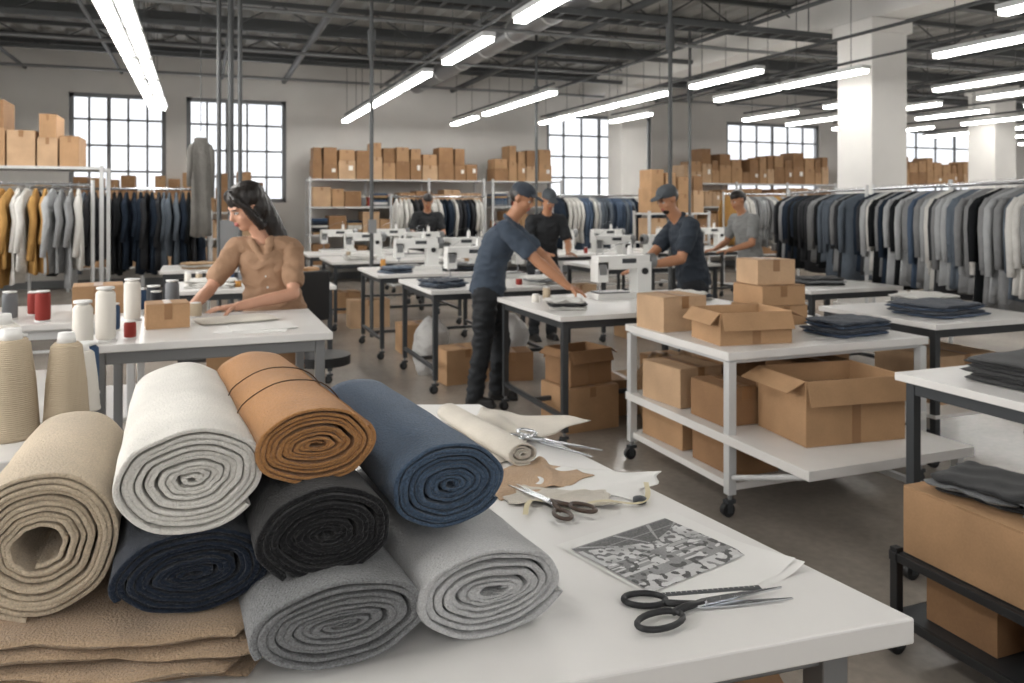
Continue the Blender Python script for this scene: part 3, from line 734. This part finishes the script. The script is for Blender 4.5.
# ---------------------------------------------------------------- shelving
def shelving(name, x0, y0, w, d, levels, top, kind, seed, bays=2, m=M_frame):
    rnd = random.Random(seed); b = MB()
    for i in range(bays+1):
        for py in (0, d): b.box((w*i/bays, py, top/2), (.04,.04,top), m)
    for z_ in levels: b.box((w/2, d/2, z_), (w, d+.02, .03), m)
    for li, z_ in enumerate(levels):
        nz = levels[li+1] if li+1 < len(levels) else z_+.75
        gap = nz-z_-.06; x = .05
        while x < w-.2:
            k = rnd.random()
            if kind == 'box' or (kind == 'mix' and (li == len(levels)-1 or k < .5)):
                bw = rnd.uniform(.2,.38); bh = min(gap, rnd.uniform(.26,.46)); 
                if x+bw > w: break
                cbox('', x+bw/2, d/2, z_+.016, bw-.02, d*.85, bh, 0, m=rnd.choice([M_card,M_card2,M_card3]), b=b, label=rnd.random() < .3)
                if li == len(levels)-1 and rnd.random() < .85: cbox('', x+bw/2, d/2, z_+.02+bh, bw-.05, d*.8, rnd.uniform(.2,.36), 0, m=rnd.choice([M_card,M_card2]), b=b)
                x += bw
            elif k < .7:
                for q in range(2): spool(x+.05, d*.2, z_+.016, .055, rnd.uniform(.18,.28), rnd.choice(SP), b=b); spool(x+.05, d*.5, z_+.016, .055, rnd.uniform(.2,.3), rnd.choice(SP), b=b); x += .12
            else:
                bw = rnd.uniform(.25,.35); n_ = max(2, int(gap/.05*rnd.uniform(.5,.9)))
                for q in range(n_): b.box((x+bw/2, d/2, z_+.04+q*.045), (bw-.02, d*.85, .04), rnd.choice(DK))
                x += bw
    return b.build(name, (x0, y0, 0))
shelving('storage_shelf', 2.0, 16.0, 3.6, .6, [.35,.95,1.5,2.05], 2.1, 'mix', 1, 3)
shelving('storage_shelf', 5.8, 16.0, 1.6, .6, [.35,.95,1.5,2.05], 2.1, 'mix', 2, 1)
shelving('storage_shelf', 10.4, 15.8, 4.5, .6, [.35,.95,1.5,2.05], 2.1, 'box', 3, 3)
shelving('storage_shelf', -3.9, 9.75, 2.9, .7, [1.95], 1.98, 'box', 4, 2)
shelving('storage_shelf', 15.9, 15.8, 5, .6, [.35,.95,1.5,2.05], 2.1, 'mix', 5, 3)
shelving('storage_shelf', 7.1, 11.8, 1.2, .5, [.4,.9,1.4], 1.45, 'box', 6, 1)
shelving('storage_shelf', -2.2, 16.2, 3.6, .5, [.4,.9,1.4], 1.45, 'box', 7, 3)

# ---------------------------------------------------------------- people
def person(name, X, Z, J, st, rz=0, vox=.0075):
    """J joints in local metres (x right, y away, z up); one continuous remeshed surface"""
    b = MB(); post = MB(); V = Vector
    sk = st['skin']; sh = st['shirt']; tr = st['pants']; g = st.get('g', 1.0); fem = st.get('fem')
    def cap(p0, r0, p1, r1, m):
        p0, p1 = V(p0), V(p1); d = (p1-p0).normalized(); u = d.orthogonal().normalized(); w_ = d.cross(u); rings = []
        for k in range(6):
            a = -math.pi/2+.02+(math.pi/2-.02)*k/5; rings.append([p0+d*r0*math.sin(a)+(u*math.cos(t)+w_*math.sin(t))*r0*math.cos(a) for t in [2*math.pi*i/18 for i in range(18)]])
        for k in range(6):
            a = (math.pi/2-.02)*k/5; rings.append([p1+d*r1*math.sin(a)+(u*math.cos(t)+w_*math.sin(t))*r1*math.cos(a) for t in [2*math.pi*i/18 for i in range(18)]])
        b.loft(rings, m)
    shL, shR = V(J['shL']), V(J['shR']); pel = V(J['pelvis']); neck = V(J['neck']); hd = V(J['head'])
    hipL, hipR = V(J['hipL']), V(J['hipR'])
    mid = (shL+shR)/2; ax = (shR-shL).normalized(); hax = (hipR-hipL).normalized(); fw = (mid-pel).normalized()
    front = fw.cross(ax).normalized()
    if front.dot(V(J.get('front', (0,-1,0)))) < 0: front = -front
    def ring(c, axd, rw, rd, updir):
        dd = updir.cross(axd).normalized(); return [c+axd*rw*math.copysign(abs(math.cos(t))**.85, math.cos(t))+dd*rd*math.copysign(abs(math.sin(t))**.85, math.sin(t)) for t in [2*math.pi*i/28 for i in range(28)]]
    R = []
    spine = st.get('bend', V((0,0,0)))
    T = [(-.16,.165,.122),(0,.168,.122),(.18,.155,.112),(.38,.145,.108),(.58,.155,.112),(.78,.172,.117),(.9,.165,.105),(.98,.13,.085),(1.05,.07,.062)]
    if fem: T = [(-.18,.172,.13),(0,.17,.125),(.2,.158,.112),(.4,.145,.104),(.58,.145,.11),(.74,.15,.116),(.88,.142,.094),(.97,.105,.07),(1.04,.055,.05)]
    for t, rw, rd in T:
        c = pel.lerp(mid, t)+V(spine)*math.sin(max(0, min(1, t))*math.pi); axd = hax.lerp(ax, max(0, min(1, t))).normalized()
        R.append(ring(c, axd, rw*g, rd*g, fw))
    b.loft(R, sh)
    nr = .041 if fem else .054
    cap(mid+V((0,0,.0)), nr*1.08*g, neck, nr*g, sk); cap(neck, nr*g, hd+V((0,0,-.05)), nr*g, sk)
    nd = (neck-mid).normalized(); c0 = mid+nd*.05; u = ax; v_ = nd.cross(u).normalized()
    if v_.dot(front) < 0: v_ = -v_
    if fem:   # open V collar with lapels
        pts = [c0+u*.058*math.sin(t)-v_*.05*math.cos(t)+nd*(.014-.022*(t/2.5)**2) for t in [-2.5+5*i/20 for i in range(21)]]
        b.tube(pts, [.010]*21, sh, n=8)
        tip = mid+v_*.105-nd*.06
        for s_ in (-1, 1): b.tube([c0+u*s_*.05+v_*.03, c0+u*s_*.04+v_*.06-nd*.03, tip], [.012,.015,.008], sh, n=8)
    else:
        pts = [c0+nd*.005+u*.066*math.sin(t)+v_*.06*math.cos(t)+nd*(.008-.016*math.cos(t)) for t in [2*math.pi*i/20 for i in range(20)]]
        b.tube(pts, .013, sh, n=8, closed=True)
    for s_ in 'LR':
        S, E, W = V(J['sh'+s_]), V(J['el'+s_]), V(J['wr'+s_])
        cap(S, (.05 if fem else .056)*g, S.lerp(mid, .5), .062*g, sh)
        q = S.lerp(E, .66)
        cap(S, (.053 if fem else .06)*g, q, (.052 if fem else .06)*g, sh)
        if fem: cap(q, .055*g, q.lerp(S, -.04), .054*g, sh)
        ar = .88 if fem else 1
        cap(S, .045*g*ar, E, .039*g*ar, sk); cap(E, .040*g*ar, E.lerp(W, .35), .041*g*ar, sk); cap(E.lerp(W, .35), .041*g*ar, W, .026*g, sk)
        hdv = V(J['hd'+s_]).normalized(); nm = V(J.get('nm'+s_, (0,0,1))); nm = (nm-hdv*nm.dot(hdv)).normalized(); sd = hdv.cross(nm)*(1 if s_ == 'R' else -1)
        for k in (-.02, 0, .02): cap(W+hdv*.01+sd*k*.5, .018*g, W+hdv*.075+sd*k, .013*g, sk)
        curl = st.get('curl', .35)
        def finger(root, d0, lens, r0):
            pts = [root]; d = d0.copy(); p = root.copy(); rs = [r0]
            for qi, l in enumerate(lens):
                p = p+d*l; pts.append(p.copy()); rs.append(r0*(.95-.13*qi)); d = (d-nm*curl*(.6+.3*qi)).normalized()
            p = p+d*.004; pts.append(p); rs.append(r0*.3)
            post.tube(pts, rs, sk, n=10)
        for k, fl in ((-.03,.062),(-.01,.078),(.01,.084),(.03,.076)):
            finger(W+hdv*.07+sd*k, (hdv+sd*k*3).normalized(), [fl*.45, fl*.32, fl*.25], .0088*g)
        finger(W+hdv*.025+sd*.025, (hdv*.7+sd*.75-nm*.25).normalized(), [.04,.03,.022], .011*g)
        Hp, K, A = V(J['hip'+s_]), V(J['kn'+s_]), V(J['an'+s_])
        cap(Hp+V((0,0,.02)), .092*g, K, .066*g, tr); cap(K, .064*g, K.lerp(A, .35), .062*g, tr); cap(K.lerp(A, .35), .062*g, A+V((0,0,.0)), .055*g, tr)
        ft = V(J.get('ft'+s_, (0,-1,0))).normalized()
        cap(V((A.x,A.y,.045))-ft*.03, .044, V((A.x,A.y,.038))+ft*.13, .036, M_shoe)
        b.box(V((A.x,A.y,.012))+ft*.05, (.08,.24,.024), M_shoe, rz=math.atan2(ft.y, ft.x)-math.pi/2)
    cap(hipL, .1*g, hipR, .1*g, tr)
    cap(pel+V((0,0,-.03))-hax*.05, .11*g, pel+V((0,0,-.03))+hax*.05, .11*g, tr)
    yaw, pit, rol = J['hrot']
    HM = Matrix.Translation(hd) @ Matrix.Rotation(math.radians(yaw), 4, 'Z') @ Matrix.Rotation(math.radians(rol), 4, 'Y') @ Matrix.Rotation(math.radians(pit), 4, 'X') @ Matrix.Scale(st.get('hs', 1.0), 4)
    def e(c, r, m, dst=b): dst.ell(c, r, m, n=20, k=14, M=HM)
    e((0,.012,.03), (.072,.093,.086), sk); e((0,-.022,-.03), (.057,.066,.084), sk); e((0,-.045,-.088), (.030,.034,.027), sk)
    for s_ in (-1, 1):
        e((s_*.028,-.05,-.035), (.027,.03,.03), sk)
        if not fem: e((s_*.073,.01,-.008), (.011,.02,.031), sk)
        e((s_*(.03 if fem else .036),-.005,-.058), (.026,.045,.033), sk)
    b.tube([HM @ V(p) for p in ((0,-.078,.012),(0,-.09,-.008),(0,-.101,-.030),(0,-.09,-.038))], [.009,.0095,.012,.010], sk, n=10)
    b.tube([HM @ V(p) for p in ((-.042,-.07,.02),(0,-.079,.02),(.042,-.07,.02))], .012, sk, n=8)
    e((0,-.086,-.06), (.020,.010,.006), M_lip); e((0,-.084,-.069), (.016,.010,.0065), M_lip)
    for s_ in (-1, 1):
        e((s_*.03,-.0755,-.001), (.014,.012,.0075), M_eye, post); e((s_*.03,-.0835,-.001), (.006,.005,.006), M_iris, post)
        post.tube([HM @ V(p) for p in ((s_*.014,-.089,.017),(s_*.03,-.089,.022),(s_*.048,-.078,.017))], [.003,.0036,.002], M_hair, n=6)
        post.tube([HM @ V(p) for p in ((s_*.016,-.085,.005),(s_*.03,-.0885,.0075),(s_*.045,-.079,.003))], .0022, M_hair, n=6)
    hm = st.get('hair', M_hair)
    if fem:
        # crown, forehead hairline, side curtains that cover the ears, mass behind the neck
        e((0,.016,.054), (.082,.103,.080), hm); e((0,.045,-.02), (.080,.075,.10), hm)
        for s_ in (-1, 1):
            b.tube([HM @ V(p) for p in ((s_*.012,-.06,.112),(s_*.05,-.062,.075),(s_*.07,-.036,.02),(s_*.072,-.012,-.05),(s_*.066,.02,-.12))], [.014,.020,.021,.024,.026], hm, n=12)
    else:
        e((0,.028,.024), (.077,.086,.085), hm)
        if not st.get('cap'): e((0,.005,.06), (.076,.092,.066), hm)
        if st.get('beard'): e((0,-.042,-.088), (.040,.042,.032), hm)
    for ch in J.get('hair', []):
        for (p0, r0), (p1, r1) in zip(ch[:-1], ch[1:]): cap(p0, r0, p1, r1, hm)
    if st.get('cap'):
        cm = st['cap']; e((0,.01,.058), (.081,.1,.07), cm); e((0,.012,.045), (.082,.1,.03), cm)
        b.ell((0,-.115,.05), (.062,.06,.009), cm, R=Matrix.Rotation(math.radians(8), 3, 'X'), M=HM)
    tmp = b.build(name+'_tmp'); bvh = BVHTree.FromPolygons([Vector(v) for v in b.v], b.f)
    md = tmp.modifiers.new('r', 'REMESH'); md.mode = 'VOXEL'; md.voxel_size = vox
    ms = tmp.modifiers.new('s', 'SMOOTH'); ms.factor = .5; ms.iterations = 3
    dg = bpy.context.evaluated_depsgraph_get(); me = bpy.data.meshes.new_from_object(tmp.evaluated_get(dg))
    bpy.data.objects.remove(tmp)
    me.materials.clear(); mats = list(b.mats)
    for m in post.mats:
        if m not in mats: mats.append(m)
    for m in mats: me.materials.append(m)
    cl = {mats.index(sh), mats.index(tr)}; vc = [0]*len(me.vertices); hk = mats.index(hm) if hm in mats else -1; vh = [0]*len(me.vertices)
    for p in me.polygons:
        h = bvh.find_nearest(p.center); k = b.m[h[2]]; p.material_index = k; p.use_smooth = True
        for vi_ in p.vertices:
            if k not in cl: vc[vi_] = 2
            elif vc[vi_] == 0: vc[vi_] = 1
            if k == hk: vh[vi_] += 1
    ns = [v.normal.copy() for v in me.vertices]
    for v in me.vertices:      # cloth hangs slightly off the body and creases; hair falls in strands
        c = v.co
        if vc[v.index] == 1:
            n1 = mnoise.noise(V((c.x*9, c.y*9, c.z*15))); n2 = mnoise.noise(V((c.x*19+5, c.y*19, c.z*30)))
            v.co = c+ns[v.index]*(.004+.009*(1-2.6*abs(n1))+.006*n2)
        elif fem and vh[v.index] > 2:
            v.co = c+ns[v.index]*.004*mnoise.noise(V((c.x*70, c.y*70, c.z*9)))
    me.name = name
    import bmesh
    bm = bmesh.new(); bm.from_mesh(me)
    if fem:
        for t in (.2,.38,.56,.72): post.ell(pel.lerp(mid, t)+front*.116*g, (.006,.006,.006), M_paper, n=8, k=6)
        if M_paper not in mats: mats.append(M_paper); me.materials.append(M_paper)
    vv = [bm.verts.new(v) for v in post.v]
    for f, k in zip(post.f, post.m):
        try:
            nf = bm.faces.new([vv[i] for i in f]); nf.smooth = True; nf.material_index = mats.index(post.mats[k])
        except Exception: pass
    bm.to_mesh(me); bm.free()
    o = bpy.data.objects.new(name, me); scene.collection.objects.link(o); x, y = C(X, Z); o.location = (x, y, 0); o.rotation_euler = (0, 0, -TH+rz)
    return o
M_shoe = mat('shoe_black', '#1b1a1a', rough=.5)
S_tan = mat('blouse_tan', '#9a7a60', rough=.85, bump=.5, bscale=14, bdist=.03, var=.06)
S_pol = mat('polo_blue', '#3a4553', rough=.85, bump=.5, bscale=12, bdist=.03)
S_dk = mat('shirt_navy_cotton', '#28303a', rough=.85, bump=.5, bscale=12, bdist=.03)
S_bk = mat('shirt_black_cotton', '#1f2124', rough=.85, bump=.5, bscale=12, bdist=.03)
S_gr = mat('shirt_grey_cotton', '#808180', rough=.85, bump=.5, bscale=12, bdist=.03)
P_dk = mat('trousers_dark', '#222529', rough=.85, bump=.5, bscale=10, bdist=.04)
P_br = mat('trousers_brown', '#86664a', rough=.85, bump=.5, bscale=10, bdist=.04)
CAPM = mat('cap_navy', '#2f3640', rough=.8); CAPG = mat('cap_slate', '#44494e', rough=.8)

person('woman_sewing', -1.36, 4.4, dict(pelvis=(.05,.02,.98), neck=(-.025,-.0,1.385), head=(-.085,-.045,1.54), hrot=(-46,24,4), front=(-.5,-1,0),
    shL=(.145,.03,1.315), shR=(-.15,-.01,1.315), hipL=(.13,.03,.9), hipR=(-.05,.0,.9), knL=(.13,.0,.48), knR=(-.05,-.02,.48), anL=(.13,.03,.08), anR=(-.05,.02,.08),
    elL=(.19,-.12,1.075), wrL=(-.03,-.33,1.035), hdL=(-1,-.5,-.06), elR=(-.25,-.14,1.1), wrR=(-.25,-.37,1.04), hdR=(-.7,-.6,-.1),
    ftL=(-.2,-1,0), ftR=(-.3,-1,0),
    hair=[[((-.05,.01,1.56),.078),((-.0,.03,1.48),.066),((.045,.055,1.40),.056),((.085,.07,1.31),.044),((.105,.08,1.22),.02)]]),
    dict(skin=M_skin, shirt=S_tan, pants=P_br, fem=True, g=.95, curl=.3, hs=1.04), vox=.006)
person('man_in_polo', -.25, 6.26, dict(pelvis=(.07,.0,.92), neck=(.26,-.01,1.46), head=(.33,-.02,1.605), hrot=(72,24,0), front=(1,0,0),
    shL=(.24,.17,1.37), shR=(.2,-.18,1.37), hipL=(.07,.09,.86), hipR=(.05,-.09,.86), knL=(.16,.1,.47), knR=(.02,-.1,.47), anL=(.13,.12,.08), anR=(-.04,-.1,.08),
    elR=(.45,-.25,1.12), wrR=(.67,-.28,.94), hdR=(1,-.1,-.45), elL=(.5,.1,1.14), wrL=(.66,-.08,.94), hdL=(1,-.3,-.4), ftL=(1,-.1,0), ftR=(1,-.3,0)),
    dict(skin=M_skin2, shirt=S_pol, pants=P_dk, cap=CAPM, bend=(-.04,0,0), g=1.06))
person('man_in_dark_shirt', 1.5, 6.9, dict(pelvis=(.06,.0,.93), neck=(-.1,-.02,1.46), head=(-.17,-.05,1.6), hrot=(-60,22,0), front=(-1,0,0),
    shR=(-.05,.17,1.38), shL=(-.0,-.19,1.38), hipR=(.06,.09,.86), hipL=(.06,-.09,.86), knR=(.0,.1,.47), knL=(.02,-.1,.47), anR=(.06,.12,.08), anL=(.08,-.1,.08),
    elL=(-.1,-.27,1.1), wrL=(-.36,-.36,1.06), hdL=(-1,-.2,-.3), elR=(-.28,.05,1.12), wrR=(-.44,-.16,1.02), hdR=(-1,-.3,-.3), ftL=(-1,-.2,0), ftR=(-1,-.1,0)),
    dict(skin=M_skin2, shirt=S_dk, pants=P_dk, cap=CAPG, beard=True, g=1.08))
def stand(name, X, Z, yaw, st, lean=.0, k=1.0, hp=30):
    J = dict(pelvis=(0,.02,.93), neck=(0,-.06-lean,1.46), head=(0,-.1-lean*1.3,1.61), hrot=(0,hp,0), shL=(.18,-.03-lean,1.38), shR=(-.18,-.03-lean,1.38),
        hipL=(.09,.02,.87), hipR=(-.09,.02,.87), knL=(.1,-.02,.47), knR=(-.1,-.0,.47), anL=(.11,.03,.08), anR=(-.11,.02,.08),
        elL=(.25,-.1-lean,1.1), wrL=(.14,-.34-lean,1.02), hdL=(-.3,-1,-.1), elR=(-.25,-.1-lean,1.1), wrR=(-.14,-.34-lean,1.02), hdR=(.3,-1,-.1))
    return person(name, X, Z, J, st, rz=math.radians(yaw), vox=.011)
stand('man_at_machine', .36, 9.2, 20, dict(skin=M_skin2, shirt=S_bk, pants=P_dk, cap=CAPG), .05)
stand('worker_in_black', -1.35, 12.75, 10, dict(skin=M_skin2, shirt=S_bk, pants=P_dk), .0)
stand('worker_in_grey', 2.85, 9.6, -70, dict(skin=M_skin2, shirt=S_gr, pants=P_dk), .05, hp=20)

# ---------------------------------------------------------------- camera
cam = bpy.data.cameras.new('camera'); co = bpy.data.objects.new('camera', cam); scene.collection.objects.link(co)
co.location = (0, 0, CAMH); co.rotation_euler = (math.radians(90), 0, -TH)
cam.sensor_width = 36; cam.clip_start = .05; cam.clip_end = 200
cam.lens = 28.125; cam.shift_y = -136.5/1024
cam.dof.use_dof = True; cam.dof.focus_distance = 1.5; cam.dof.aperture_fstop = 6.3
scene.camera = co
